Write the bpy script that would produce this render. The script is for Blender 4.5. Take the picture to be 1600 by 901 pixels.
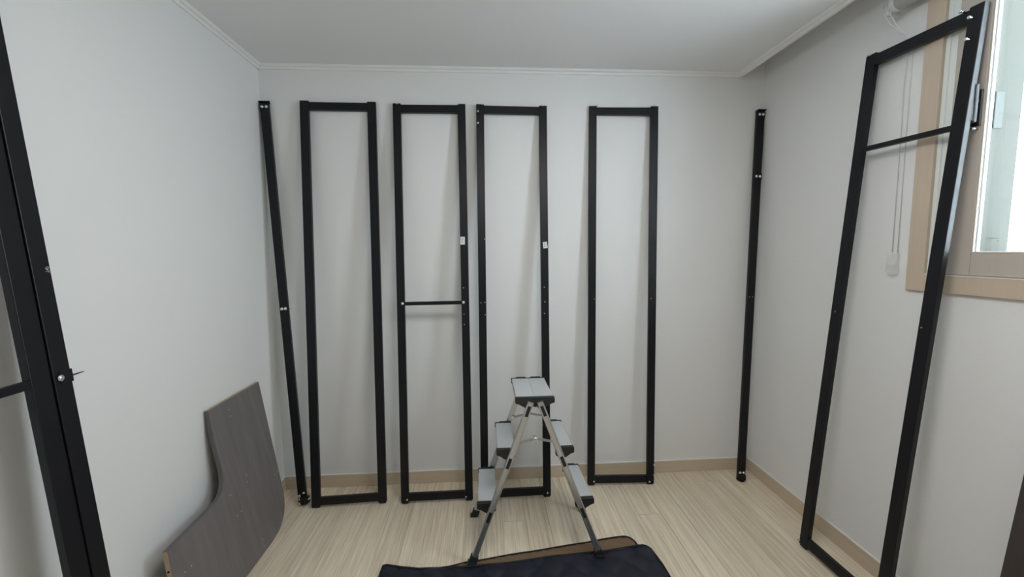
import bpy, bmesh, math, random
from mathutils import Vector, Matrix

sc = bpy.context.scene
for o in list(bpy.data.objects):
    bpy.data.objects.remove(o)
COL = sc.collection
V = Vector

# ------------------------------------------------------------------ camera
cam_d = bpy.data.cameras.new('camera')
cam_d.sensor_fit = 'HORIZONTAL'
cam_d.sensor_width = 36.0
cam_d.lens = 36.0 * 636.74 / 1600.0
cam_d.clip_start = 0.02
cam = bpy.data.objects.new('camera', cam_d)
COL.objects.link(cam)
PAN, PITCH, ROLL = 0.0627, 0.0939, -0.0097
fwd = V((math.sin(PAN) * math.cos(PITCH), math.cos(PAN) * math.cos(PITCH), -math.sin(PITCH)))
rt = V((math.cos(PAN), -math.sin(PAN), 0))
up = rt.cross(fwd)
r2 = rt * math.cos(ROLL) + up * math.sin(ROLL)
u2 = -rt * math.sin(ROLL) + up * math.cos(ROLL)
m = Matrix((r2, u2, -fwd)).transposed().to_4x4()
m.translation = V((1.1598, -2.2791, 1.3370))
cam.matrix_world = m
sc.camera = cam

# ------------------------------------------------------------------ world, lights, exposure
world = bpy.data.worlds.new('overcast_sky')
sc.world = world
world.use_nodes = True
wn = world.node_tree
bg = wn.nodes['Background']
bg.inputs['Color'].default_value = (0.84, 0.93, 1.0, 1)
SKY = 16.5
bg.inputs['Strength'].default_value = SKY

LAMP = 14.0          # emission of the ceiling lamp's diffuser

sc.view_settings.view_transform = 'Standard'
sc.view_settings.look = 'None'
sc.view_settings.gamma = 1.0
sc.view_settings.use_curve_mapping = False
sc.view_settings.exposure = 0.12
sc.cycles.use_denoising = True
sc.cycles.max_bounces = 10
sc.cycles.diffuse_bounces = 7
sc.cycles.transparent_max_bounces = 16
sc.cycles.caustics_reflective = False
sc.cycles.caustics_refractive = False
sc.cycles.sample_clamp_indirect = 6.0

# room numbers (metres)
W = 2.7257           # width
HC = 2.30            # ceiling underside
HB = 2.42            # top of the curtain recess
YN = -3.7            # near wall
XC = 2.585           # ceiling edge beside the curtain recess
WY0, WY1, WZ0, WZ1 = -1.66, -0.925, 1.237, 2.26   # window opening in the right wall

# ------------------------------------------------------------------ materials
def new_mat(name):
    mt = bpy.data.materials.new(name)
    mt.use_nodes = True
    nt = mt.node_tree
    return mt, nt, nt.nodes['Principled BSDF']

def N(nt, t, **kw):
    n = nt.nodes.new(t)
    for k, v in kw.items():
        setattr(n, k, v)
    return n

def simple(name, col, rough=0.5, metal=0.0, bump=0.0, scale=200.0, spec=None, var=0.0, stretch=None):
    mt, nt, b = new_mat(name)
    b.inputs['Base Color'].default_value = (*col, 1)
    b.inputs['Roughness'].default_value = rough
    b.inputs['Metallic'].default_value = metal
    if spec is not None:
        b.inputs['Specular IOR Level'].default_value = spec
    tc = N(nt, 'ShaderNodeTexCoord')
    mp = N(nt, 'ShaderNodeMapping')
    nt.links.new(tc.outputs['Object'], mp.inputs['Vector'])
    if stretch:
        mp.inputs['Scale'].default_value = stretch
    ns = N(nt, 'ShaderNodeTexNoise')
    ns.inputs['Scale'].default_value = scale
    ns.inputs['Detail'].default_value = 4
    nt.links.new(mp.outputs[0], ns.inputs['Vector'])
    if bump:
        bp = N(nt, 'ShaderNodeBump')
        bp.inputs['Strength'].default_value = bump
        bp.inputs['Distance'].default_value = 0.002
        nt.links.new(ns.outputs['Fac'], bp.inputs['Height'])
        nt.links.new(bp.outputs[0], b.inputs['Normal'])
    if var:
        mx = N(nt, 'ShaderNodeMixRGB')
        mx.inputs[1].default_value = (*[c * (1 - var) for c in col], 1)
        mx.inputs[2].default_value = (*[min(1, c * (1 + var)) for c in col], 1)
        nt.links.new(ns.outputs['Fac'], mx.inputs[0])
        nt.links.new(mx.outputs[0], b.inputs['Base Color'])
    return mt

def wood_mat(name, dark, mid, light, axis_scale, rough, per_object=True, fine=1.0):
    """stretched-noise wood grain in object space; axis_scale is small along the grain"""
    mt, nt, b = new_mat(name)
    tc = N(nt, 'ShaderNodeTexCoord')
    mp = N(nt, 'ShaderNodeMapping')
    mp.inputs['Scale'].default_value = axis_scale
    nt.links.new(tc.outputs['Object'], mp.inputs['Vector'])
    src = mp.outputs[0]
    oi = N(nt, 'ShaderNodeObjectInfo')
    if per_object:
        ad = N(nt, 'ShaderNodeVectorMath', operation='ADD')
        sca = N(nt, 'ShaderNodeVectorMath', operation='SCALE')
        sca.inputs[0].default_value = (37.0, 91.0, 53.0)
        nt.links.new(oi.outputs['Random'], sca.inputs['Scale'])
        nt.links.new(src, ad.inputs[0])
        nt.links.new(sca.outputs[0], ad.inputs[1])
        src = ad.outputs[0]
    n1 = N(nt, 'ShaderNodeTexNoise')
    n1.inputs['Scale'].default_value = 1.0
    n1.inputs['Detail'].default_value = 6
    n1.inputs['Roughness'].default_value = 0.65
    n1.inputs['Distortion'].default_value = 0.4
    nt.links.new(src, n1.inputs['Vector'])
    n2 = N(nt, 'ShaderNodeTexNoise')
    n2.inputs['Scale'].default_value = 4.5 * fine
    n2.inputs['Detail'].default_value = 3
    nt.links.new(src, n2.inputs['Vector'])
    mixf = N(nt, 'ShaderNodeMath', operation='MULTIPLY_ADD')
    mixf.inputs[1].default_value = 0.45
    nt.links.new(n2.outputs['Fac'], mixf.inputs[0])
    hal = N(nt, 'ShaderNodeMath', operation='MULTIPLY')
    hal.inputs[1].default_value = 0.55
    nt.links.new(n1.outputs['Fac'], hal.inputs[0])
    nt.links.new(hal.outputs[0], mixf.inputs[2])
    cr = N(nt, 'ShaderNodeValToRGB')
    cr.color_ramp.elements[0].position = 0.36
    cr.color_ramp.elements[0].color = (*dark, 1)
    cr.color_ramp.elements[1].position = 0.66
    cr.color_ramp.elements[1].color = (*light, 1)
    e = cr.color_ramp.elements.new(0.5)
    e.color = (*mid, 1)
    nt.links.new(mixf.outputs[0], cr.inputs[0])
    out = cr.outputs[0]
    if per_object:
        hv = N(nt, 'ShaderNodeHueSaturation')
        mr = N(nt, 'ShaderNodeMapRange')
        mr.inputs['To Min'].default_value = 0.95
        mr.inputs['To Max'].default_value = 1.05
        nt.links.new(oi.outputs['Random'], mr.inputs['Value'])
        nt.links.new(mr.outputs[0], hv.inputs['Value'])
        nt.links.new(out, hv.inputs['Color'])
        out = hv.outputs[0]
    nt.links.new(out, b.inputs['Base Color'])
    b.inputs['Roughness'].default_value = rough
    bp = N(nt, 'ShaderNodeBump')
    bp.inputs['Strength'].default_value = 0.08
    bp.inputs['Distance'].default_value = 0.001
    nt.links.new(mixf.outputs[0], bp.inputs['Height'])
    nt.links.new(bp.outputs[0], b.inputs['Normal'])
    return mt

M = {}
M['wallpaper'] = simple('white_wallpaper', (0.765, 0.77, 0.765), 0.85, bump=0.25, scale=420, var=0.015)
M['ceiling'] = simple('ceiling_paper', (0.80, 0.805, 0.82), 0.9, bump=0.15, scale=300)
M['moulding'] = simple('white_moulding', (0.80, 0.80, 0.79), 0.45, bump=0.02)
M['plank'] = wood_mat('pale_oak_laminate', (0.53, 0.44, 0.315), (0.69, 0.595, 0.45), (0.84, 0.76, 0.62),
                      (80.0, 1.5, 30.0), 0.42)
M['subfloor'] = simple('plank_joint', (0.40, 0.34, 0.25), 0.8)
M['baseboard'] = wood_mat('baseboard_foil', (0.54, 0.45, 0.335), (0.575, 0.48, 0.36), (0.61, 0.515, 0.39), (3.0, 3.0, 60.0), 0.5, False)
M['caulk_highlight'] = simple('white_caulk_highlight', (0.75, 0.74, 0.70), 0.6)  # caulk of the baseboards, and the painted highlight on the window casing
M['casing'] = wood_mat('window_casing_foil', (0.53, 0.44, 0.34), (0.55, 0.455, 0.355), (0.57, 0.47, 0.37), (50.0, 50.0, 2.0), 0.5, False)
M['sash'] = wood_mat('window_sash_foil', (0.47, 0.425, 0.375), (0.48, 0.435, 0.385), (0.495, 0.447, 0.395), (60.0, 60.0, 2.0), 0.45, False)
M['pvc'] = simple('white_plastic_profile', (0.74, 0.77, 0.74), 0.4)
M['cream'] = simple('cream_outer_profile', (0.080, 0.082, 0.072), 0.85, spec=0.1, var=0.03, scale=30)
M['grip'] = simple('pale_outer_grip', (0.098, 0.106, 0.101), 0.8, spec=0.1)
M['bead'] = simple('beige_glazing_bead', (0.62, 0.55, 0.46), 0.35)
M['spacer'] = simple('pale_spacer', (0.75, 0.80, 0.85), 0.4)
M['black'] = simple('black_powder_coat', (0.0042, 0.0042, 0.0068), 0.40, bump=0.10, scale=900, spec=0.33)
M['black_plastic'] = simple('black_plastic', (0.012, 0.012, 0.013), 0.5, bump=0.05, scale=500)
M['hole'] = simple('drilled_hole_rim', (0.004, 0.004, 0.004), 0.8)
M['dot'] = simple('bare_metal_dot', (0.55, 0.52, 0.48), 0.4, 0.6)
M['brass'] = simple('brass_insert', (0.50, 0.36, 0.16), 0.35, 0.9)
M['steel'] = simple('bright_zinc', (0.80, 0.80, 0.79), 0.25, 1.0)
M['brace'] = simple('satin_aluminium_brace', (0.42, 0.43, 0.45), 0.4, 0.9)
M['alu'] = simple('brushed_aluminium_rail', (0.62, 0.63, 0.65), 0.32, 1.0, bump=0.06, scale=60, stretch=(20, 20, 0.5))
M['tread'] = simple('grey_coated_step', (0.50, 0.52, 0.52), 0.45, 0.15, bump=0.06, scale=300)
M['laminate'] = wood_mat('dark_walnut_laminate', (0.132, 0.118, 0.118), (0.156, 0.141, 0.141), (0.182, 0.166, 0.166),
                         (9.0, 9.0, 0.9), 0.45, False)
M['laminate_dark'] = wood_mat('dark_brown_laminate', (0.036, 0.029, 0.026), (0.044, 0.036, 0.033), (0.053, 0.044, 0.040),
                              (9.0, 9.0, 0.9), 0.5, False)
M['edgeband'] = simple('grey_edge_band', (0.105, 0.10, 0.098), 0.45)
M['chip'] = simple('chipboard', (0.40, 0.30, 0.19), 0.9, bump=0.5, scale=260, var=0.35)
M['dust'] = simple('pale_screw_hole', (0.55, 0.50, 0.45), 0.8)
M['navy'] = simple('navy_quilt_fabric', (0.0038, 0.0058, 0.0165), 0.5, bump=0.5, scale=700, var=0.25)
M['brown'] = simple('brown_lining', (0.16, 0.10, 0.055), 0.7, bump=0.5, scale=160, var=0.2)
M['binding'] = simple('black_binding', (0.006, 0.006, 0.008), 0.8, bump=0.3, scale=800)
M['paper'] = simple('white_sticker', (0.78, 0.78, 0.77), 0.6)
M['ink'] = simple('grey_print', (0.30, 0.31, 0.31), 0.7)
M['cord'] = simple('white_cord', (0.74, 0.74, 0.72), 0.6)
M['blind_plastic'] = simple('white_blind_plastic', (0.70, 0.70, 0.69), 0.4)
M['blind_fabric'] = simple('blind_fabric', (0.62, 0.63, 0.62), 0.8, bump=0.3, scale=600)
M['chrome'] = simple('chrome', (0.8, 0.8, 0.8), 0.15, 1.0)
M['exterior'] = simple('exterior_render', (0.72, 0.74, 0.72), 0.8)

# clear plastic of the cord weight
mt, nt, b = new_mat('clear_plastic')
b.inputs['Base Color'].default_value = (0.85, 0.86, 0.86, 1)
b.inputs['Roughness'].default_value = 0.12
b.inputs['Alpha'].default_value = 0.42
M['clear'] = mt
mt, nt, b = new_mat('faint_grey_print')
b.inputs['Base Color'].default_value = (0.25, 0.27, 0.26, 1)
b.inputs['Alpha'].default_value = 0.35
M['faint'] = mt
# window glass
mt, nt, b = new_mat('window_glass')
gl = N(nt, 'ShaderNodeBsdfGlossy')
gl.inputs['Roughness'].default_value = 0.02
tr = N(nt, 'ShaderNodeBsdfTransparent')
tr.inputs['Color'].default_value = (0.95, 0.965, 0.97, 1)
fr = N(nt, 'ShaderNodeFresnel')
fr.inputs['IOR'].default_value = 1.45
mx = N(nt, 'ShaderNodeMixShader')
ge = N(nt, 'ShaderNodeNewGeometry')          # reflect at the outer faces only (no false total reflection inside)
fs = N(nt, 'ShaderNodeMath', operation='SUBTRACT')
fs.inputs[0].default_value = 1.0
nt.links.new(ge.outputs['Backfacing'], fs.inputs[1])
fm = N(nt, 'ShaderNodeMath', operation='MULTIPLY')
nt.links.new(fr.outputs[0], fm.inputs[0])
nt.links.new(fs.outputs[0], fm.inputs[1])
nt.links.new(fm.outputs[0], mx.inputs[0])
nt.links.new(tr.outputs[0], mx.inputs[1])
nt.links.new(gl.outputs[0], mx.inputs[2])
nt.links.new(mx.outputs[0], nt.nodes['Material Output'].inputs['Surface'])
M['glass'] = mt
# lamp diffuser
mt, nt, b = new_mat('lamp_diffuser')
em = N(nt, 'ShaderNodeEmission')
em.inputs['Color'].default_value = (1.0, 0.98, 0.963, 1)
em.inputs['Strength'].default_value = LAMP
nt.links.new(em.outputs[0], nt.nodes['Material Output'].inputs['Surface'])
M['lamp'] = mt

# ------------------------------------------------------------------ mesh helpers
class MB:
    def __init__(self):
        self.bm = bmesh.new()
    def box(self, a, b, mat=None, bevel=0.0):
        a, b = V(a), V(b)
        lo = V([min(a[i], b[i]) for i in range(3)])
        hi = V([max(a[i], b[i]) for i in range(3)])
        s = hi - lo
        mm = Matrix.Translation((lo + hi) / 2) @ Matrix.Diagonal((*s, 1))
        if mat is not None:
            mm = mat @ mm
        r = bmesh.ops.create_cube(self.bm, size=1.0, matrix=mm)
        if bevel:
            es = list({e for v in r['verts'] for e in v.link_edges})
            bmesh.ops.bevel(self.bm, geom=es, offset=bevel, segments=2, affect='EDGES', profile=0.5)
        return self
    def rod(self, p0, p1, r, seg=14, r2=None, smooth=True):
        p0, p1 = V(p0), V(p1)
        d = p1 - p0
        q = d.to_track_quat('Z', 'Y').to_matrix().to_4x4()
        mm = Matrix.Translation((p0 + p1) / 2) @ q
        res = bmesh.ops.create_cone(self.bm, cap_ends=True, segments=seg, radius1=r,
                                    radius2=r if r2 is None else r2, depth=d.length, matrix=mm)
        if smooth:
            for f in {f for v in res['verts'] for f in v.link_faces}:
                if len(f.verts) == 4:
                    f.smooth = True
        return self
    def ball(self, c, r, sx=1, sy=1, sz=1):
        res = bmesh.ops.create_uvsphere(self.bm, u_segments=14, v_segments=8, radius=r,
                                        matrix=Matrix.Translation(V(c)) @ Matrix.Diagonal((sx, sy, sz, 1)))
        for f in {f for v in res['verts'] for f in v.link_faces}:
            f.smooth = True
        return self
    def prism(self, pts, off, bevel=0.0):
        """closed polygon pts (3-D, planar) extruded by the vector off"""
        off = V(off)
        a = [self.bm.verts.new(V(p)) for p in pts]
        c = [self.bm.verts.new(V(p) + off) for p in pts]
        n = len(pts)
        fs = [self.bm.faces.new(a), self.bm.faces.new(list(reversed(c)))]
        for i in range(n):
            j = (i + 1) % n
            fs.append(self.bm.faces.new((a[j], a[i], c[i], c[j])))
        bmesh.ops.recalc_face_normals(self.bm, faces=fs)
        if bevel:
            es = list({e for f in fs for e in f.edges})
            bmesh.ops.bevel(self.bm, geom=es, offset=bevel, segments=2, affect='EDGES', profile=0.5)
        return self
    def tube(self, pts, r, seg=8):
        pts = [V(p) for p in pts]
        rings = []
        for i, p in enumerate(pts):
            d = (pts[min(i + 1, len(pts) - 1)] - pts[max(i - 1, 0)]).normalized()
            q = d.to_track_quat('Z', 'Y')
            rings.append([self.bm.verts.new(p + q @ V((r * math.cos(t), r * math.sin(t), 0)))
                          for t in [2 * math.pi * k / seg for k in range(seg)]])
        for a, c in zip(rings, rings[1:]):
            for k in range(seg):
                f = self.bm.faces.new((a[k], a[(k + 1) % seg], c[(k + 1) % seg], c[k]))
                f.smooth = True
        self.bm.faces.new(list(reversed(rings[0])))
        self.bm.faces.new(rings[-1])
        return self
    def obj(self, name, mat, parent=None, label=None):
        me = bpy.data.meshes.new(name)
        self.bm.normal_update()
        self.bm.to_mesh(me)
        self.bm.free()
        me.materials.append(M[mat])
        o = bpy.data.objects.new(name, me)
        COL.objects.link(o)
        if parent is not None:
            o.parent = parent
        if label:
            o['label'] = label
        return o

def inst(src, name, parent, mat4=None):
    o = bpy.data.objects.new(name, src.data)
    COL.objects.link(o)
    o.parent = parent
    if mat4 is not None:
        o.matrix_local = mat4
    return o

def thing(name, label, cat, mat4=None, group=None):
    o = bpy.data.objects.new(name, None)
    o.empty_display_size = 0.1
    COL.objects.link(o)
    if mat4 is not None:
        o.matrix_world = mat4
    o['label'] = label
    o['category'] = cat
    if group:
        o['group'] = group
    return o

def struct(o):
    o['kind'] = 'structure'
    return o

# ------------------------------------------------------------------ room shell
T = 0.15
struct(MB().box((-T, 0, -0.12), (W + 0.22, T, HB + T)).obj('wall_far', 'wallpaper'))
struct(MB().box((-T, YN, -0.12), (0, 0, HB + T)).obj('wall_left', 'wallpaper'))
struct(MB().box((-T, YN - T, -0.12), (W + 0.22, YN, HB + T)).obj('wall_near', 'wallpaper'))
wr = MB()
XO = W + 0.22
wr.box((W, YN, -0.12), (XO, 0, WZ0)).box((W, YN, WZ1), (XO, 0, HB + T))
wr.box((W, YN, WZ0), (W + 0.08, WY0, WZ1)).box((W + 0.08, YN, WZ0), (XO, WY0 - 0.25, WZ1)).box((W, WY1, WZ0), (XO, 0, WZ1))
struct(wr.obj('wall_right', 'wallpaper'))
ce = MB().box((0, YN, HC), (XC, 0, HB)).box((-T, YN - T, HB), (XO, T, HB + T))
struct(ce.obj('ceiling', 'ceiling'))

# floor: one board per plank, laid along the room's depth
floor = struct(MB().box((0, YN, -0.12), (W, 0, -0.0022)).obj('floor', 'subfloor'))
rnd = random.Random(7)
PW = 0.115
xs = []
x = 2.6 - 23 * PW
edges = [0.0] + [2.6 - PW * k for k in range(22, -1, -1)] + [2.6 + PW, W]
edges = sorted({round(min(max(e, 0.0), W), 4) for e in edges})
PL = 1.2
plank_cache = {}
for i in range(len(edges) - 1):
    x0, x1 = edges[i], edges[i + 1]
    if x1 - x0 < 0.01:
        continue
    y = 0.0 + rnd.choice([0.12, 0.38, 0.63, 0.9, 1.1]) - 0.0
    first = True
    yy = 0.0
    nxt = -y
    while yy > YN + 0.001:
        y1 = max(nxt, YN)
        g = 0.0005
        mb = MB()
        w2, l2 = (x1 - x0) / 2 - g, (yy - y1) / 2 - g
        c = 0.0009
        top = [(-w2 + c, -l2 + c, 0), (w2 - c, -l2 + c, 0), (w2 - c, l2 - c, 0), (-w2 + c, l2 - c, 0)]
        mid = [(-w2, -l2, -c), (w2, -l2, -c), (w2, l2, -c), (-w2, l2, -c)]
        bot = [(-w2, -l2, -0.002), (w2, -l2, -0.002), (w2, l2, -0.002), (-w2, l2, -0.002)]
        vv = [[mb.bm.verts.new(p) for p in r] for r in (top, mid, bot)]
        mb.bm.faces.new(vv[0])
        for a, b2 in ((0, 1), (1, 2)):
            for k in range(4):
                mb.bm.faces.new((vv[a][(k + 1) % 4], vv[a][k], vv[b2][k], vv[b2][(k + 1) % 4]))
        o = mb.obj('plank', 'plank', floor)
        o.location = ((x0 + x1) / 2, (yy + y1) / 2, 0)
        yy = y1
        nxt = y1 - PL

# baseboards with their caulk line
BH, BT = 0.0716, 0.009
for nm, a, b2, c0, c1 in (
        ('baseboard_far', (0, -BT, 0), (W, 0, BH), (0, -BT - 0.0005, BH), (W, 0, BH + 0.0035)),
        ('baseboard_left', (0, YN, 0), (BT, -BT, BH), (0, YN, BH), (BT + 0.0005, -BT, BH + 0.0035)),
        ('baseboard_right', (W - BT, YN, 0), (W, -BT, BH), (W - BT - 0.0005, YN, BH), (W, -BT, BH + 0.0035)),
        ('baseboard_near', (BT, YN, 0), (W - BT, YN + BT, BH), (BT, YN, BH), (W - BT, YN + BT + 0.0005, BH + 0.0035))):
    bb = struct(MB().box(a, b2, bevel=0.0015).obj(nm, 'baseboard'))
    MB().box(c0, c1).obj('caulk_highlight_line', 'caulk_highlight', bb)

# ceiling mouldings: a stepped profile swept along each edge
def moulding(name, p0, p1, inward):
    """profile: d = distance from the wall, z down from the ceiling"""
    inward = V(inward)
    prof = [(0, HC), (0, HC - 0.022), (0.008, HC - 0.022), (0.011, HC - 0.012), (0.021, HC - 0.010), (0.026, HC - 0.004), (0.026, HC)]
    pts = [V(p0) + inward * d + V((0, 0, z)) for d, z in prof]
    struct(MB().prism(pts, V(p1) - V(p0)).obj(name, 'moulding'))
moulding('trim_1', (0, 0, 0), (XC, 0, 0), (0, -1, 0))
moulding('trim_2', (0, YN, 0), (0, 0, 0), (1, 0, 0))
moulding('trim_3', (XC, YN, 0), (XC, 0, 0), (-1, 0, 0))
struct(MB().box((XC, 0, HC - 0.022), (XC + 0.004, YN, HB)).obj('trim_4', 'moulding'))

# ceiling lamp in the middle of the room (above the frame of the photograph)
lamp = thing('ceiling_lamp', 'square white ceiling lamp with a flat diffuser', 'lamp', Matrix.Translation((1.52, -1.55, HC)))
MB().box((-0.31, -0.31, -0.035), (0.31, 0.31, 0), bevel=0.006).obj('lamp_frame', 'moulding', lamp)
MB().box((-0.285, -0.285, -0.075), (0.285, 0.285, -0.036), bevel=0.01).obj('diffuser', 'lamp', lamp)

# ------------------------------------------------------------------ window in the right wall
win = bpy.data.objects.new('window_1', None)
COL.objects.link(win)
win.location = (W, WY1, WZ0)
struct(win)
inv = Matrix.Translation((-W, -WY1, -WZ0))
def wobj(mb, name, mat, parent=None):
    mb.bm.transform(inv)
    return mb.obj(name, mat, parent or win)
CW, CT = 0.060, 0.012
wobj(MB().box((W - CT, WY1, WZ0 - CW), (W, WY1 + CW, WZ1 + CW), bevel=0.0015), 'casing_board', 'casing')
wobj(MB().box((W - CT, WY0 - CW, WZ0 - CW), (W, WY0, WZ1 + CW), bevel=0.0015), 'casing_board', 'casing')
wobj(MB().box((W - CT, WY0, WZ0 - CW), (W, WY1, WZ0 - 0.001), bevel=0.0015), 'casing_board', 'casing')
wobj(MB().box((W - CT, WY0, WZ1), (W, WY1, WZ1 + CW), bevel=0.0015), 'casing_board', 'casing')
wobj(MB().box((W - CT - 0.001, WY0, WZ0 - 0.001), (W + 0.02, WY1, WZ0 + 0.002)), 'caulk_highlight_line', 'caulk_highlight')  # white strip painting in the highlight along the lower casing's upper edge
# white fixed frame visible as an upright strip beside the sash
wobj(MB().box((W + 0.004, WY1 - 0.034, WZ0 + 0.002), (W + 0.045, WY1, WZ1), bevel=0.002), 'frame_jamb', 'pvc')
wobj(MB().box((W - 0.002, WY1 - 0.014, WZ0 + 0.002), (W + 0.006, WY1, WZ1), bevel=0.002), 'frame_lip', 'pvc')
wobj(MB().box((W + 0.004, WY0, WZ0 + 0.002), (W + 0.07, WY0 + 0.034, WZ1), bevel=0.002), 'frame_jamb', 'pvc')
# sash: two stiles, two rails
SY1, SY0 = WY1 - 0.036, WY0 + 0.036
SZ0, SZ1 = WZ0 + 0.003, WZ1
SW = 0.092
GY1, GY0, GZ0, GZ1 = SY1 - SW, SY0 + SW, SZ0 + 0.073, SZ1 - 0.075
sx0, sx1 = W - 0.002, W + 0.030
wobj(MB().box((sx0, GY1, SZ0), (sx1, SY1, SZ1), bevel=0.003), 'sash_stile', 'sash')
wobj(MB().box((sx0, SY0, SZ0), (sx1, GY0, SZ1), bevel=0.003), 'sash_stile', 'sash')
wobj(MB().box((sx0, GY0, SZ0), (sx1, GY1, GZ0), bevel=0.003), 'sash_rail', 'sash')
wobj(MB().box((sx0, GY0, GZ1), (sx1, GY1, SZ1), bevel=0.003), 'sash_rail', 'sash')
# glazing beads and the aluminium spacer of the double pane
bd = 0.0045
wobj(MB().box((W - 0.001, GY1 - bd, GZ0), (W + 0.006, GY1, GZ1), bevel=0.0015), 'glazing_bead', 'bead')
wobj(MB().box((W - 0.001, GY0, GZ0), (W + 0.006, GY0 + bd, GZ1), bevel=0.0015), 'glazing_bead', 'bead')
wobj(MB().box((W - 0.001, GY0 + bd, GZ0), (W + 0.006, GY1 - bd, GZ0 + bd), bevel=0.0015), 'glazing_bead', 'bead')
wobj(MB().box((W - 0.001, GY0 + bd, GZ1 - bd), (W + 0.006, GY1 - bd, GZ1), bevel=0.0015), 'glazing_bead', 'bead')
sp = 0.006
wobj(MB().box((W + 0.0105, GY1 - sp, GZ0), (W + 0.0195, GY1, GZ1))
     .box((W + 0.0105, GY0, GZ0), (W + 0.0195, GY0 + sp, GZ1))
     .box((W + 0.0105, GY0 + sp, GZ0), (W + 0.0195, GY1 - sp, GZ0 + sp))
     .box((W + 0.0105, GY0 + sp, GZ1 - sp), (W + 0.0195, GY1 - sp, GZ1)), 'pane_spacer', 'spacer')
p1 = wobj(MB().box((W + 0.007, GY0, GZ0), (W + 0.010, GY1, GZ1)), 'pane', 'glass')
wobj(MB().box((W + 0.020, GY0, GZ0), (W + 0.023, GY1, GZ1)), 'pane', 'glass')
# small grey maker's print on the pane (unreadable at this size in the photograph)
mk = MB()
xk = W + 0.0063
for y0, y1, z0, z1 in ((-1.0785, -1.0755, 1.3575, 1.362), (-1.0975, -1.081, 1.3575, 1.361), (-1.1075, -1.099, 1.357, 1.3595),
                       (-1.088, -1.0775, 1.3535, 1.3545), (-1.086, -1.0765, 1.350, 1.351), (-1.1085, -1.1045, 1.3495, 1.3535)):
    mk.box((xk, y0 - 0.008, z0), (xk + 0.0006, y1 - 0.008, z1))
wobj(mk, 'maker_print', 'faint')
# lever handle
hz = 1.79
base = wobj(MB().box((W - 0.009, -1.049, hz - 0.075), (W - 0.002, -1.024, hz + 0.035), bevel=0.002), 'handle', 'black_plastic')
lv = MB()
lv.rod((W - 0.008, -1.036, hz + 0.0), (W - 0.016, -1.036, hz + 0.0), 0.009)
lv.box((W - 0.028, -1.0475, hz - 0.066), (W - 0.014, -1.0275, hz + 0.052), bevel=0.004)
wobj(lv, 'handle_lever', 'black_plastic', base)
wobj(MB().box((W - 0.0295, -1.0435, hz - 0.060), (W - 0.0275, -1.0315, hz + 0.046), bevel=0.0008), 'handle_face', 'chrome', base)
wobj(MB().rod((W - 0.002, -1.040, 1.706), (W - 0.024, -1.040, 1.706), 0.0032), 'handle_pin', 'steel', base)
# outer reveal and the outer window's upright with its grip
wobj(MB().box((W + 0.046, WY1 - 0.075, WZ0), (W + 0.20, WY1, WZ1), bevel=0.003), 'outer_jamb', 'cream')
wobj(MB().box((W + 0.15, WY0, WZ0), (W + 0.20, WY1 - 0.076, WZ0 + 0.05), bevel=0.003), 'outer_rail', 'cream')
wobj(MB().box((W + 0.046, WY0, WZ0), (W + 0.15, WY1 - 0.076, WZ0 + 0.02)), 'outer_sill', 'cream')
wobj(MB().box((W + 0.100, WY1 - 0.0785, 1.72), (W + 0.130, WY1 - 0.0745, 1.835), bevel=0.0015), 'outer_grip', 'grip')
# daylight portal: guides sampling of the sky through the opening, gives no light of its own
pl = bpy.data.lights.new('window_portal', 'AREA')
pl.shape = 'RECTANGLE'
pl.size = WY1 - WY0
pl.size_y = WZ1 - WZ0
pl.cycles.is_portal = True
po = bpy.data.objects.new('window_portal', pl)
COL.objects.link(po)
po.matrix_world = Matrix.Translation((W + 0.24, (WY0 + WY1) / 2, (WZ0 + WZ1) / 2)) @ \
    Matrix(((0, 0, 1, 0), (1, 0, 0, 0), (0, 1, 0, 0), (0, 0, 0, 1)))

# ------------------------------------------------------------------ black steel frames
D = 0.020            # section depth
PWD = 0.041          # section width

# bolts: a head on a threaded shank, standing proud of the front (local -y is out)
def bolt_mesh():
    mb = MB()
    mb.rod((0, 0.0, 0), (0, -0.019, 0), 0.0030, 8)
    mb.rod((0, -0.018, 0), (0, -0.022, 0), 0.0056, 10, 0.0040)
    return mb
def stud_mesh():
    mb = MB()
    mb.rod((0, 0, 0), (0, -0.0015, 0), 0.0075, 14)
    mb.ball((0, -0.0015, 0), 0.006, 1, 0.55, 1)
    return mb
def hole_mesh():
    return MB().rod((0, 0.001, 0), (0, -0.0004, 0), 0.0030, 8)
PROTO = {}
def fit(kind, parent, x, z, y=0.0, mat=None, rot=None):
    key = (kind, mat)
    nm = {'bolt': 'bolt', 'stud': 'bolt', 'hole': 'screw_hole'}[kind]
    mt_ = mat or {'bolt': 'steel', 'stud': 'steel', 'hole': 'hole'}[kind]
    if key not in PROTO:
        mb = {'bolt': bolt_mesh, 'stud': stud_mesh, 'hole': hole_mesh}[kind]()
        o = mb.obj(nm, mt_, parent)
        PROTO[key] = o
    else:
        o = inst(PROTO[key], nm, parent)
    mm = Matrix.Translation((x, y, z))
    if rot is not None:
        mm = mm @ rot
    o.matrix_local = mm
    return o

def lean_matrix(BL, BR, TM, lift=0.002):
    """local x along the bottom, z up the piece, y towards what it leans on; origin = front bottom left"""
    BL, BR, TM = V(BL), V(BR), V(TM)
    v = (TM - (BL + BR) / 2).normalized()
    u = BR - BL
    u = (u - v * v.dot(u)).normalized()
    w = v.cross(u)
    mm = Matrix((u, w, v)).transposed().to_4x4()
    mm.translation = BL + V((0, 0, lift))
    return mm

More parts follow.
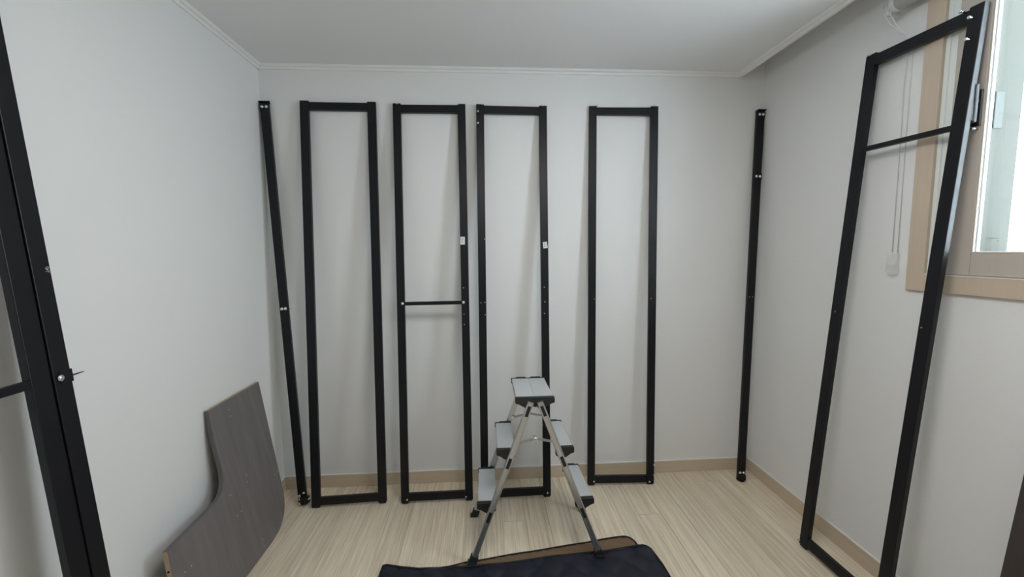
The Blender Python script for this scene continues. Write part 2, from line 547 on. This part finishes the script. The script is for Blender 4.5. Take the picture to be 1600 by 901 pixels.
def make_frame(label, mat4, width, L, pw=PWD, crossbar=None):
    f = thing('shelving_rack', label, 'rack', mat4, None)
    for x0 in (0.0, width - pw):
        MB().box((x0, 0, 0.007), (x0 + pw, D, L), bevel=0.0018).obj('post', 'black', f)
        MB().box((x0 + 0.004, 0.002, 0.0), (x0 + pw - 0.004, D - 0.002, 0.0075), bevel=0.002).obj('foot_cap', 'black_plastic', f)
    MB().box((pw, 0.0005, L - 0.007 - 0.040), (width - pw, D - 0.0005, L - 0.007), bevel=0.001).obj('top_rail', 'black', f)
    MB().box((pw, 0.0005, 0.013), (width - pw, D - 0.0005, 0.053), bevel=0.001).obj('bottom_rail', 'black', f)
    if crossbar:
        z, h = crossbar
        MB().box((pw - 0.001, 0.001, z - h / 2), (width - pw + 0.001, D - 0.003, z + h / 2), bevel=0.001).obj('crossbar', 'black', f)
    return f

L0 = 2.117
W1 = 0.384
f1 = make_frame('plain black metal frame on the far wall nearest the left corner, without crossbar or stickers',
                lean_matrix((0.229, -0.203, 0), (0.609, -0.190, 0), (0.400, -0.022, 2.109)), 0.383, L0 + 0.006, 0.044)

f2 = make_frame('black metal frame with one thin crossbar at mid height, leaning on the far wall',
                lean_matrix((0.690, -0.202, 0), (1.068, -0.202, 0), (0.871, -0.022, 2.106)), 0.380, L0, PWD, (1.062, 0.019))
for x_, z_ in ((0.028, L0 - 0.010), (0.345, L0 - 0.010), (0.036, 0.032), (0.344, 0.032)):
    fit('bolt', f2, x_, z_)
for x_ in (0.030, 0.350):
    fit('stud', f2, x_, 1.063)
fit('hole', f2, 0.352, 1.140, mat='dot')
for z_ in (1.000, 0.945):
    fit('hole', f2, 0.352, z_, mat='dot')

f3 = make_frame('black metal frame standing behind the step ladder on the far wall',
                lean_matrix((1.113, -0.206, 0), (1.487, -0.198, 0), (1.307, -0.022, 2.108)), 0.379, L0)
for x_, z_ in ((0.030, L0 - 0.008), (0.349, L0 - 0.008), (0.009, L0 - 0.046), (0.009, L0 - 0.108), (0.357, 0.034)):
    fit('bolt', f3, x_, z_)
for x_, z_ in ((0.355, 1.140), (0.357, 1.061), (0.354, 0.998), (0.033, 1.062), (0.012, 1.061), (0.034, 0.996), (0.036, 1.400)):
    fit('hole', f3, x_, z_, mat='dot')

f4 = make_frame('black metal frame standing apart right of the step ladder on the far wall',
                lean_matrix((1.716, -0.112, 0), (2.089, -0.127, 0), (1.919, -0.022, 2.108)), 0.379, L0 - 0.004)
for x_, z_ in ((0.036, L0 - 0.010), (0.347, L0 - 0.010), (0.031, 0.034), (0.346, 0.028), (0.371, 0.124), (0.371, 0.065)):
    fit('bolt', f4, x_, z_)
for x_ in (0.032, 0.350):
    fit('hole', f4, x_, 1.062, mat='brass')

# paper stickers on two posts
def sticker(parent, x, z, w, h, tilt):
    rot = Matrix.Translation((x, -0.0004, z)) @ Matrix.Rotation(tilt, 4, 'Y')
    s = MB().box((-w / 2, -0.0004, -h / 2), (w / 2, 0, h / 2)).obj('sticker', 'paper', parent, 'white paper sticker')
    s.matrix_local = rot
    pr = MB()
    for k in range(6):
        z0 = h * 0.34 - k * h * 0.13
        pr.box((-w * 0.33, -0.0007, z0 - h * 0.03), (w * (0.05 + 0.04 * ((k * 7) % 3)), -0.0003, z0 + h * 0.03))
        pr.box((w * 0.2, -0.0007, z0 - h * 0.03), (w * 0.32, -0.0003, z0 + h * 0.03))
    pr.obj('print', 'ink', s)
sticker(f2, 0.352, 1.391, 0.024, 0.041, 0.03)
sticker(f3, 0.362, 1.367, 0.023, 0.034, -0.12)

# frame leaning on the right wall under the window
f5 = make_frame('black metal frame with a high crossbar, leaning on the right wall by the window',
                lean_matrix((2.547, -0.642, 0), (2.562, -1.020, 0), (W - 0.034, -0.857, 2.070), 0.0055), 0.380, 2.090, 0.040, (1.722, 0.017))
for x_, z_ in ((0.026, 2.082), (0.330, 2.082), (0.358, 2.050), (0.359, 1.985), (0.014, 0.030)):
    fit('bolt', f5, x_, z_)
for x_, z_ in ((0.020, 1.064), (0.350, 1.064)):
    fit('hole', f5, x_, z_, mat='brass')

# frame leaning on the left wall, close to the camera: its far post shows
f6 = make_frame('black metal frame leaning on the left wall at the left edge of the photo',
                lean_matrix((0.200, -1.690, 0), (0.200, -1.2635, 0), (0.0415, -1.4765, 2.09)), 0.4265, L0, 0.043, (1.043, 0.020))
for x_, z_ in ((0.397, 1.398), (0.388, 1.303), (0.388, 1.115), (0.392, 1.022), (0.392, 0.958), (0.392, 0.900), (0.394, 0.652)):
    fit('hole', f6, x_, z_)

# ------------------------------------------------------------------ single posts with brackets
def make_post(label, mat4, L, pw, mid_z, tab_side, tab_len, tops=True, mid_bolts=(0.012, 0.029), group=None, top_flare=0.0):
    p = thing('shelf_post', label, 'metal post', mat4, group)
    MB().box((0, 0, 0.006), (pw, D, L), bevel=0.0018).obj('post', 'black', p)
    MB().box((0.005, 0.002, 0.0), (pw - 0.005, D - 0.002, 0.0065), bevel=0.0015).obj('foot_cap', 'black_plastic', p)
    # mid bracket: plate on the face, thin shelf tab to the side
    b_ = MB().box((pw * 0.02 if len(mid_bolts) > 1 else pw * 0.35, -0.0022, mid_z - 0.016), (pw * 1.0 + 0.002, 0.0, mid_z + 0.016), bevel=0.0006)
    xt = pw if tab_side > 0 else 0.0
    b_.prism([(xt - 0.004 * tab_side, -0.002, mid_z - 0.004), (xt + tab_len * tab_side, 0.004, mid_z - 0.003),
              (xt + tab_len * tab_side, 0.006, mid_z - 0.003), (xt - 0.004 * tab_side, D, mid_z - 0.004)], (0, 0, 0.002))
    bo = b_.obj('bracket', 'black', p)
    for x_ in mid_bolts:
        fit('stud', bo, x_, mid_z, -0.0022)
    return p

# post in the left corner
pA = make_post('single black post leaning crookedly into the left corner of the far wall',
               lean_matrix((0.150, -0.172, 0), (0.191, -0.166, 0), (0.030, -0.0235, 2.105)), 2.112, 0.042, 1.045, 1, 0.016)
tb = MB()
tb.box((-0.001, -0.002, 2.080), (0.043, 0, 2.112), bevel=0.0006)
tb.prism([(-0.002, -0.014, 2.112), (0.052, -0.014, 2.112), (0.046, D, 2.112), (-0.001, D, 2.112)], (0, 0, 0.003))
o = tb.obj('top_bracket', 'black', pA)
for x_ in (0.011, 0.031):
    fit('stud', o, x_, 2.090, -0.002)
fb_ = MB()
fb_.box((0.002, -0.004, 0.008), (0.044, 0, 0.060), bevel=0.001)
fb_.prism([(0.040, -0.020, 0.052), (0.060, -0.012, 0.040), (0.044, -0.010, 0.034), (0.040, -0.006, 0.036)], (0, 0.016, 0.002))
fb_.prism([(0.040, -0.020, 0.024), (0.062, -0.012, 0.018), (0.044, -0.010, 0.006), (0.040, -0.006, 0.010)], (0, 0.016, 0.002))
fb_.box((0.014, -0.018, 0.012), (0.042, -0.003, 0.048), bevel=0.003)
o = fb_.obj('foot_bracket', 'black', pA)
for x_, z_, y_ in ((0.008, 0.052, -0.004), (0.030, 0.062, 0.0), (0.010, 0.012, -0.004), (0.012, 0.036, -0.004)):
    fit('stud', o, x_, z_, y_)

# post in the right corner
pB = make_post('single black post standing in the right corner of the far wall',
               lean_matrix((2.586, -0.136, 0), (2.627, -0.137, 0), (2.7005, -0.0235, 2.095)), 2.100, 0.041, 1.737, 1, 0.003, mid_bolts=(0.011, 0.031))
tb = MB()
tb.box((-0.001, -0.002, 2.062), (0.042, 0, 2.100), bevel=0.0006)
tb.prism([(-0.002, -0.012, 2.100), (0.043, -0.012, 2.100), (0.043, D, 2.100), (-0.002, D, 2.100)], (0, 0, 0.003))
o = tb.obj('top_bracket', 'black', pB)
for x_ in (0.011, 0.031):
    fit('stud', o, x_, 2.078, -0.002)
fb_ = MB()
fb_.box((-0.002, -0.005, 0.006), (0.043, 0, 0.036), bevel=0.001)
fb_.box((-0.008, -0.006, 0.010), (0.004, 0.008, 0.022), bevel=0.001)
fb_.box((0.012, -0.010, 0.0), (0.032, 0.006, 0.010), bevel=0.001)
o = fb_.obj('foot_bracket', 'black', pB)
for x_ in (0.010, 0.030):
    fit('stud', o, x_, 0.050, 0.0)
for x_, z_ in ((0.010, 1.062), (0.028, 1.062)):
    fit('hole', pB, x_, z_, mat='dot')

# post standing beside the left frame
pC = make_post('single black post beside the far upright of the left wall frame, one bolted bracket',
               lean_matrix((0.2035, -1.2618, 0), (0.2035, -1.2198, 0), (0.045, -1.2412, 2.09)), 2.116, 0.041, 1.040, 1, 0.036, mid_bolts=(0.013,))
for x_, z_ in ((0.006, 1.400), (0.026, 1.388), (0.010, 0.972), (0.010, 0.918), (0.014, 0.684), (0.030, 0.52)):
    fit('hole', pC, x_, z_)
sm = MB()
for k in range(16):
    a_, c_ = 0.028 + rnd.random() * 0.010, 1.295 + rnd.random() * 0.014
    sm.box((a_, -0.0003, c_), (a_ + 0.001 + rnd.random() * 0.0025, 0.0, c_ + 0.0008 + rnd.random() * 0.002))
sm.obj('paint_scuff', 'dust', pC)

# ------------------------------------------------------------------ curved dark board on the left wall
nb = V((1, 0, 0.188)).normalized()
u_b = V((0, 1, 0))
v_b = V((-0.188, 0, 1)).normalized()
mb4 = Matrix((u_b, nb, v_b)).transposed().to_4x4()
mb4.translation = V((0.1515, 0, 0.0037))
board = thing('desk_top_board', 'dark wood-grain board with a curved cut-out, leaning on the left wall', 'board', mb4)
TB = 0.018
def arc(p0, pc, p1, n=8):
    """quadratic bend from p0 to p1 towards pc"""
    return [((1 - t) ** 2 * p0[0] + 2 * t * (1 - t) * pc[0] + t * t * p1[0],
             (1 - t) ** 2 * p0[1] + 2 * t * (1 - t) * pc[1] + t * t * p1[1]) for t in [k / n for k in range(n + 1)]]
outer_corner = arc((-0.264, 0.17), (-0.268, 0.0), (-0.45, 0.0), 12)
inner_curve = arc((-0.700, 0.362), (-0.614, 0.365), (-0.613, 0.48), 12)
outline = [(-0.228, 0.706)] + outer_corner + [(-0.975, 0.0), (-0.940, 0.352)] + inner_curve + [(-0.610, 0.58), (-0.597, 0.706)]
mbb = MB().prism([(a, 0, c) for a, c in outline], (0, -TB, 0))
mbb.obj('panel', 'laminate', board)
def ribbon(pts, inset, th=0.0008):
    """thin band following part of the outline (edge tape), centred on the board's thickness"""
    mb = MB()
    for (a, c), (a2, c2) in zip(pts, pts[1:]):
        d = V((a2 - a, 0, c2 - c)).normalized()
        nn = V((d.z, 0, -d.x)) * th
        q = [V((a, -inset, c)), V((a2, -inset, c2)), V((a2, -TB + inset, c2)), V((a, -TB + inset, c))]
        mb.prism(q, nn)
    return mb
def ribbon_out(pts, inset, flip, th=0.0008):
    return ribbon(list(reversed(pts)) if flip else pts, inset, th)
ribbon_out([(-0.940, 0.352)] + inner_curve + [(-0.610, 0.58), (-0.597, 0.706)], 0.0002, True).obj('edge_tape', 'edgeband', board)
ribbon_out([(-0.597, 0.706), (-0.228, 0.706)], 0.0012, True).obj('chipboard_edge', 'chip', board)
ribbon_out([(-0.975, 0.0), (-0.940, 0.352)], 0.0012, True).obj('chipboard_edge', 'chip', board)
dh = None
for a, c in [(-0.482, 0.663), (-0.482, 0.634), (-0.488, 0.358), (-0.492, 0.33), (-0.609, 0.341), (-0.603, 0.245), (-0.574, 0.245),
             (-0.297, 0.248), (-0.274, 0.251), (-0.499, 0.055), (-0.499, 0.024), (-0.901, 0.243), (-0.871, 0.241)]:
    if dh is None:
        dh = MB().rod((0, -0.001, 0), (0, 0.0003, 0), 0.0026, 8).obj('screw_hole', 'dust', board)
        o = dh
    else:
        o = inst(dh, 'screw_hole', board)
    o.location = (a, 0, c)
MB().rod((0, 0, 0), (-0.0012, 0, 0), 0.004, 8).obj('dowel_hole', 'hole', board).location = (-0.9475, -0.009, 0.285)

# straight dark board at the right edge of the photo
panel = thing('shelf_board', 'straight dark brown board leaning on the right wall, only its edge in the photo', 'board',
              lean_matrix((2.622, -1.250, 0), (2.622, -1.62, 0), (W - 0.0225, -1.4605, 0.98)))
MB().box((0, 0, 0), (0.37, 0.018, 1.0), bevel=0.0006).obj('panel', 'laminate_dark', panel)
MB().box((-0.0006, 0.0005, 0.001), (0.0, 0.0175, 0.999)).obj('edge_tape', 'laminate_dark', panel)

# ------------------------------------------------------------------ step ladder
LC = (1.358, -0.490, 0.0)
lm = Matrix.Translation(LC) @ Matrix.Rotation(math.radians(-1.9), 4, 'X')
lm.translation.z += 0.0055
ladder = thing('step_ladder', 'small aluminium folding step ladder with three steps each side, standing on the mat', 'ladder', lm)
RW, RT = 0.026, 0.017
def dz(z):
    return 0.277 - 0.3745 * z
ang = math.atan(0.3745)
YF, YB = -0.150, 0.160        # front and back rail planes (local)
def rail(side, y0, y1, name='rail'):
    ztop = 0.690
    zb = 0.012
    a, c = V((side * dz(zb), 0, zb)), V((side * dz(ztop), 0, ztop))
    d = (c - a).normalized()
    n_ = V((d.z, 0, -d.x)) * (RW / 2)
    # D-shaped section: three raised ribs along the outer face
    mb = MB()
    yo, yi = y0, y1
    s = 1 if yi > yo else -1
    sec = [(-1, yi), (-1, yo + s * 0.004), (-0.82, yo + s * 0.0006), (-0.55, yo), (-0.45, yo + s * 0.002), (0.45, yo + s * 0.002), (0.55, yo),
           (0.82, yo + s * 0.0006), (1, yo + s * 0.004), (1, yi)]
    pts = [a + n_ * k + V((0, y, 0)) for k, y in sec]
    mb.prism(pts, c - a)
    return mb.obj(name, 'alu', ladder)
STEPS = [(0.2515, 0.251, 0.172), (0.4825, 0.164, 0.088), (0.7035, 0.081, 0.0003)]
for side in (-1, 1):
    rail(side, YF - RT, YF)
    rail(side, YB + RT, YB)
    for fy, out in ((YF - RT / 2, -1), (YB + RT / 2, 1)):
        ft = MB()
        q = Matrix.Translation((side * dz(0.0), fy, 0.0)) @ Matrix.Rotation(-side * ang, 4, 'Y')
        ft.box((-0.017, -0.013, 0.002), (0.017, 0.013, 0.034), q, 0.003)
        ft.box((-0.020, -0.015, -0.001), (0.016, 0.015, 0.007), Matrix.Translation((side * dz(0.0), fy, 0.001)), 0.002)
        ft.obj('foot_boot', 'black_plastic', ladder)
    for zt, do, di in STEPS:
        st = MB()
        ch = 0.003 if di > 0.01 else 0.0001
        # shallow tray section with turned-down long edges
        sec = [(do, zt - 0.020), (do, zt - 0.003), (do - 0.003, zt), (di + ch, zt), (di, zt - ch), (di, zt - 0.020),
               (di + 0.002, zt - 0.020), (di + 0.002, zt - 0.004), (do - 0.002, zt - 0.004), (do - 0.002, zt - 0.020)]
        st.prism([(side * a, YF + 0.018, c) for a, c in sec], (0, YB - YF - 0.028, 0))
        step = st.obj('step', 'tread', ladder)
        for ye, s in ((YF, 1), (YB, -1)):
            cp = MB()
            pts = [(do + 0.003, zt - 0.002), (do + 0.001, zt + 0.002), (di - 0.0005, zt + 0.002), (di - 0.0005, zt - 0.032), (di + 0.022, zt - 0.050),
                   (di + 0.046, zt - 0.040), (do - 0.012, zt - 0.027), (do + 0.003, zt - 0.022)]
            cp.prism([(side * a, ye + s * 0.0005, c) for a, c in pts], (0, 0.021 if s > 0 else -0.011, 0), 0.0015)
            cp.obj('step_cap', 'black_plastic', ladder)
        # little raised grip on the far end cap
        gp = MB()
        gp.prism([(side * (do - 0.012), YB - 0.004, zt + 0.001), (side * (do - 0.024), YB - 0.004, zt + 0.007), (side * (di + 0.014), YB - 0.004, zt + 0.007),
                  (side * (di + 0.006), YB - 0.004, zt + 0.001)], (0, -0.006, 0), 0.001)
        gp.obj('cap_grip', 'black_plastic', ladder)
        # black plug in the rail just under each step, front and back
        zc = zt - 0.052
        for fy, s in ((YF - RT, -1), (YB + RT, 1)):
            q = Matrix.Translation((side * dz(zc), fy, zc)) @ Matrix.Rotation(-side * ang, 4, 'Y')
            MB().box((-0.0068, -0.0012, -0.023), (0.0068, 0.004 if s < 0 else 0.0012, 0.023), q, 0.0011).obj('rail_plug', 'black_plastic', ladder)
# folding braces
for yb in (YF + 0.006, YB - 0.006):
    for side in (-1, 1):
        br = MB()
        zo, zi = 0.508, 0.527
        xo = side * (dz(zo) - 0.008)
        d = V((xo, 0, zo)) - V((0, 0, zi))
        yy = yb + (0.002 if side > 0 else -0.002)
        br.prism([(side * -0.010, yy - 0.0012, zi - 0.005), (xo, yy - 0.0012, zo - 0.005), (xo, yy - 0.0012, zo + 0.005), (side * -0.010, yy - 0.0012, zi + 0.005)],
                 (0, 0.0024, 0))
        br.obj('brace', 'brace', ladder)
        MB().rod((xo, yb - 0.005, zo), (xo, yb + 0.005, zo), 0.006, 12).obj('rivet', 'steel', ladder)
    MB().rod((0, yb - 0.007, 0.527), (0, yb + 0.007, 0.527), 0.0095, 14).ball((0, yb - 0.007, 0.527), 0.006, 1, 0.5, 1).obj('brace_pivot', 'steel', ladder)
# hinge between the two ladders under the top steps
for ye in (YF + 0.010, YB - 0.010):
    MB().rod((0, ye - 0.008, 0.672), (0, ye + 0.008, 0.672), 0.008, 12).obj('hinge', 'black_plastic', ladder)

# ------------------------------------------------------------------ folded quilted mat
mat_t = thing('quilted_mat', 'dark navy quilted mat with a brown lining folded on the floor under the ladder', 'mat', Matrix.Translation((1.30, -0.9, 0)))
moff = V((1.30, -0.9, 0))
def interp(tab, x):
    for (x0, y0), (x1, y1) in zip(tab, tab[1:]):
        if x <= x1:
            t = 0 if x1 == x0 else max(0.0, (x - x0) / (x1 - x0))
            t = t * t * (3 - 2 * t) * 0.35 + t * 0.65
            return y0 + (y1 - y0) * t
    return tab[-1][1]
navy_edge = [(0.703, -0.634), (0.708, -0.630), (0.80, -0.652), (0.86, -0.663), (0.98, -0.667), (1.223, -0.660), (1.442, -0.635), (1.649, -0.623), (1.823, -0.601),
             (1.850, -0.600), (1.868, -0.615), (1.879, -0.650), (1.884, -0.720)]
def height(x, y):
    a = (x + y * 0.9) / 0.062
    b2 = (x - y * 0.9) / 0.062
    q = abs(math.sin(math.pi * a / 2)) * abs(math.sin(math.pi * b2 / 2))
    wv = 0.0035 * math.sin(x * 9 + 1.3) * math.sin(y * 6 + x * 3) + 0.002 * math.sin(x * 23 + y * 11)
    h = 0.0095 + 0.010 * q ** 0.5 + wv * 0.9
    for fx, fy in ((1.637, -0.650), (1.080, -0.650)):          # pressed down under the ladder's feet
        r = math.hypot(x - fx, y - fy)
        k = min(1.0, max(0.0, (r - 0.028) / 0.05))
        h = min(h, 0.0085 + (h - 0.0085) * k)
    return h
nx, ny = 200, 64
mb = MB()
X0, X1, YE = 0.703, 1.884, -1.22
topv, botv = [], []
for i in range(nx + 1):
    x = X0 + (X1 - X0) * i / nx
    ye = interp(navy_edge, x)
    rowt, rowb = [], []
    for j in range(ny + 1):
        t = j / ny
        y = ye + (YE - ye) * t
        ed = min(1.0, min(i, nx - i) * (X1 - X0) / nx / 0.02, (ye - y) / 0.02, (y - YE) / 0.02)
        ed = max(0.0, ed)
        k = math.sqrt(max(0.0, 1 - (1 - ed) ** 2))
        z = 0.0065 + (height(x, y) - 0.0065) * k
        rowt.append(mb.bm.verts.new(V((x, y, z)) - moff))
        rowb.append(mb.bm.verts.new(V((x, y, 0.0062)) - moff))
    topv.append(rowt)
    botv.append(rowb)
for i in range(nx):
    for j in range(ny):
        f = mb.bm.faces.new((topv[i][j], topv[i][j + 1], topv[i + 1][j + 1], topv[i + 1][j]))
        f.smooth = True
bor = [(i, 0) for i in range(nx)] + [(nx, j) for j in range(ny)] + [(i, ny) for i in range(nx, 0, -1)] + [(0, j) for j in range(ny, 0, -1)]
for (i, j), (i2, j2) in zip(bor, bor[1:] + bor[:1]):
    mb.bm.faces.new((topv[i][j], topv[i2][j2], botv[i2][j2], botv[i][j]))
mb.bm.faces.new([botv[i][j] for i, j in bor])
bmesh.ops.recalc_face_normals(mb.bm, faces=mb.bm.faces[:])
mb.obj('quilted_cover', 'navy', mat_t)
# brown lower layer
brown_edge = [(0.86, -0.672), (0.979, -0.656), (1.059, -0.637), (1.311, -0.599), (1.578, -0.562), (1.70, -0.541), (1.756, -0.534), (1.785, -0.533), (1.803, -0.541),
              (1.817, -0.562), (1.826, -0.60), (1.83, -0.64)]
mb = MB()
nx2, ny2 = 120, 14
rows_t = []
rows_b = []
for i in range(nx2 + 1):
    x = 0.86 + (1.83 - 0.86) * i / nx2
    ye = interp(brown_edge, x)
    rt_, rb_ = [], []
    for j in range(ny2 + 1):
        y = ye + (-0.72 - ye) * j / ny2
        qa = math.sin((x * 1.0 + y * 0.8) / 0.045 * math.pi)
        qb = math.sin((x * 1.0 - y * 0.8) / 0.045 * math.pi)
        z = 0.0025 + 0.0035 * min(abs(qa), abs(qb)) ** 0.6
        rt_.append(mb.bm.verts.new(V((x, y, z)) - moff))
        rb_.append(mb.bm.verts.new(V((x, y, 0.0003)) - moff))
    rows_t.append(rt_)
    rows_b.append(rb_)
for i in range(nx2):
    for j in range(ny2):
        mb.bm.faces.new((rows_t[i][j], rows_t[i][j + 1], rows_t[i + 1][j + 1], rows_t[i + 1][j])).smooth = True
bor = [(i, 0) for i in range(nx2)] + [(nx2, j) for j in range(ny2)] + [(i, ny2) for i in range(nx2, 0, -1)] + [(0, j) for j in range(ny2, 0, -1)]
for (i, j), (i2, j2) in zip(bor, bor[1:] + bor[:1]):
    mb.bm.faces.new((rows_t[i][j], rows_t[i2][j2], rows_b[i2][j2], rows_b[i][j]))
bmesh.ops.recalc_face_normals(mb.bm, faces=mb.bm.faces[:])
mb.obj('lining', 'brown', mat_t, 'brown lining showing along the far edge')
def edge_line(tab, x0, x1, n, z):
    return [V((x0 + (x1 - x0) * k / n, interp(tab, x0 + (x1 - x0) * k / n), z)) - moff for k in range(n + 1)]
pts = edge_line(navy_edge, 0.703, 1.884, 90, 0.0085) + [V((1.886, -0.80, 0.0085)) - moff, V((1.887, -1.22, 0.0085)) - moff]
pts = [V((0.704, -1.22, 0.0085)) - moff, V((0.702, -0.70, 0.0085)) - moff] + pts
MB().tube(pts, 0.0048).obj('binding', 'binding', mat_t)
MB().tube(edge_line(brown_edge, 0.86, 1.83, 80, 0.0045), 0.0042).obj('binding', 'binding', mat_t)

# ------------------------------------------------------------------ roller blind above the window
XB = W - 0.048
blind = thing('roller_blind', 'rolled-up white roller blind with a hanging cord loop beside the window', 'blind', Matrix.Translation((XB, -0.795, 2.22)))
bo_ = V((XB, -0.795, 2.22))
def bl(mb, name, mat, parent=None):
    mb.bm.transform(Matrix.Translation(-bo_))
    return mb.obj(name, mat, parent or blind)
br_ = MB()
br_.box((XB - 0.024, -0.777, 2.186), (XB + 0.030, -0.769, 2.262), bevel=0.002)
br_.box((XB - 0.024, -0.777, 2.262), (XB + 0.030, -0.769, HB - 0.0005))
br_.box((XB - 0.024, -0.825, HB - 0.006), (XB + 0.030, -0.771, HB - 0.0005))
bl(br_, 'bracket', 'blind_plastic')
bl(MB().rod((XB, -0.777, 2.222), (XB, -0.799, 2.222), 0.030, 24), 'clutch_wheel', 'blind_plastic')
bl(MB().rod((XB, -0.799, 2.222), (XB, -1.73, 2.222), 0.027, 28), 'fabric_roll', 'blind_fabric')
bl(MB().box((XB - 0.024, -1.738, 2.186), (XB + 0.030, -1.730, HB - 0.0005), bevel=0.002), 'bracket', 'blind_plastic')
XW = W - 0.006
c1 = [(XB - 0.030, -0.768, 2.225), (XB - 0.031, -0.768, 2.195), (XB - 0.020, -0.788, 2.15), (XB + 0.010, -0.806, 2.11), (XW - 0.003, -0.803, 2.06), (XW, -0.798, 1.92),
      (XW, -0.799, 1.66), (XW, -0.801, 1.305)]
c2 = [(XB - 0.030, -0.796, 2.225), (XB - 0.030, -0.796, 2.18), (XB - 0.018, -0.806, 2.14), (XB + 0.010, -0.818, 2.10), (XW - 0.003, -0.821, 2.05), (XW, -0.819, 1.92),
      (XW, -0.819, 1.66), (XW, -0.822, 1.305)]
cd = bl(MB().tube(c1, 0.0016, 6).tube(c2, 0.0016, 6), 'cord_loop', 'cord')
wt = MB().box((W - 0.020, -0.830, 1.230), (W - 0.002, -0.791, 1.313), bevel=0.006)
wo = bl(wt, 'cord_weight', 'clear', None)
bl(MB().rod((W - 0.011, -0.824, 1.270), (W - 0.011, -0.797, 1.270), 0.006, 12), 'weight_wheel', 'blind_plastic', None)
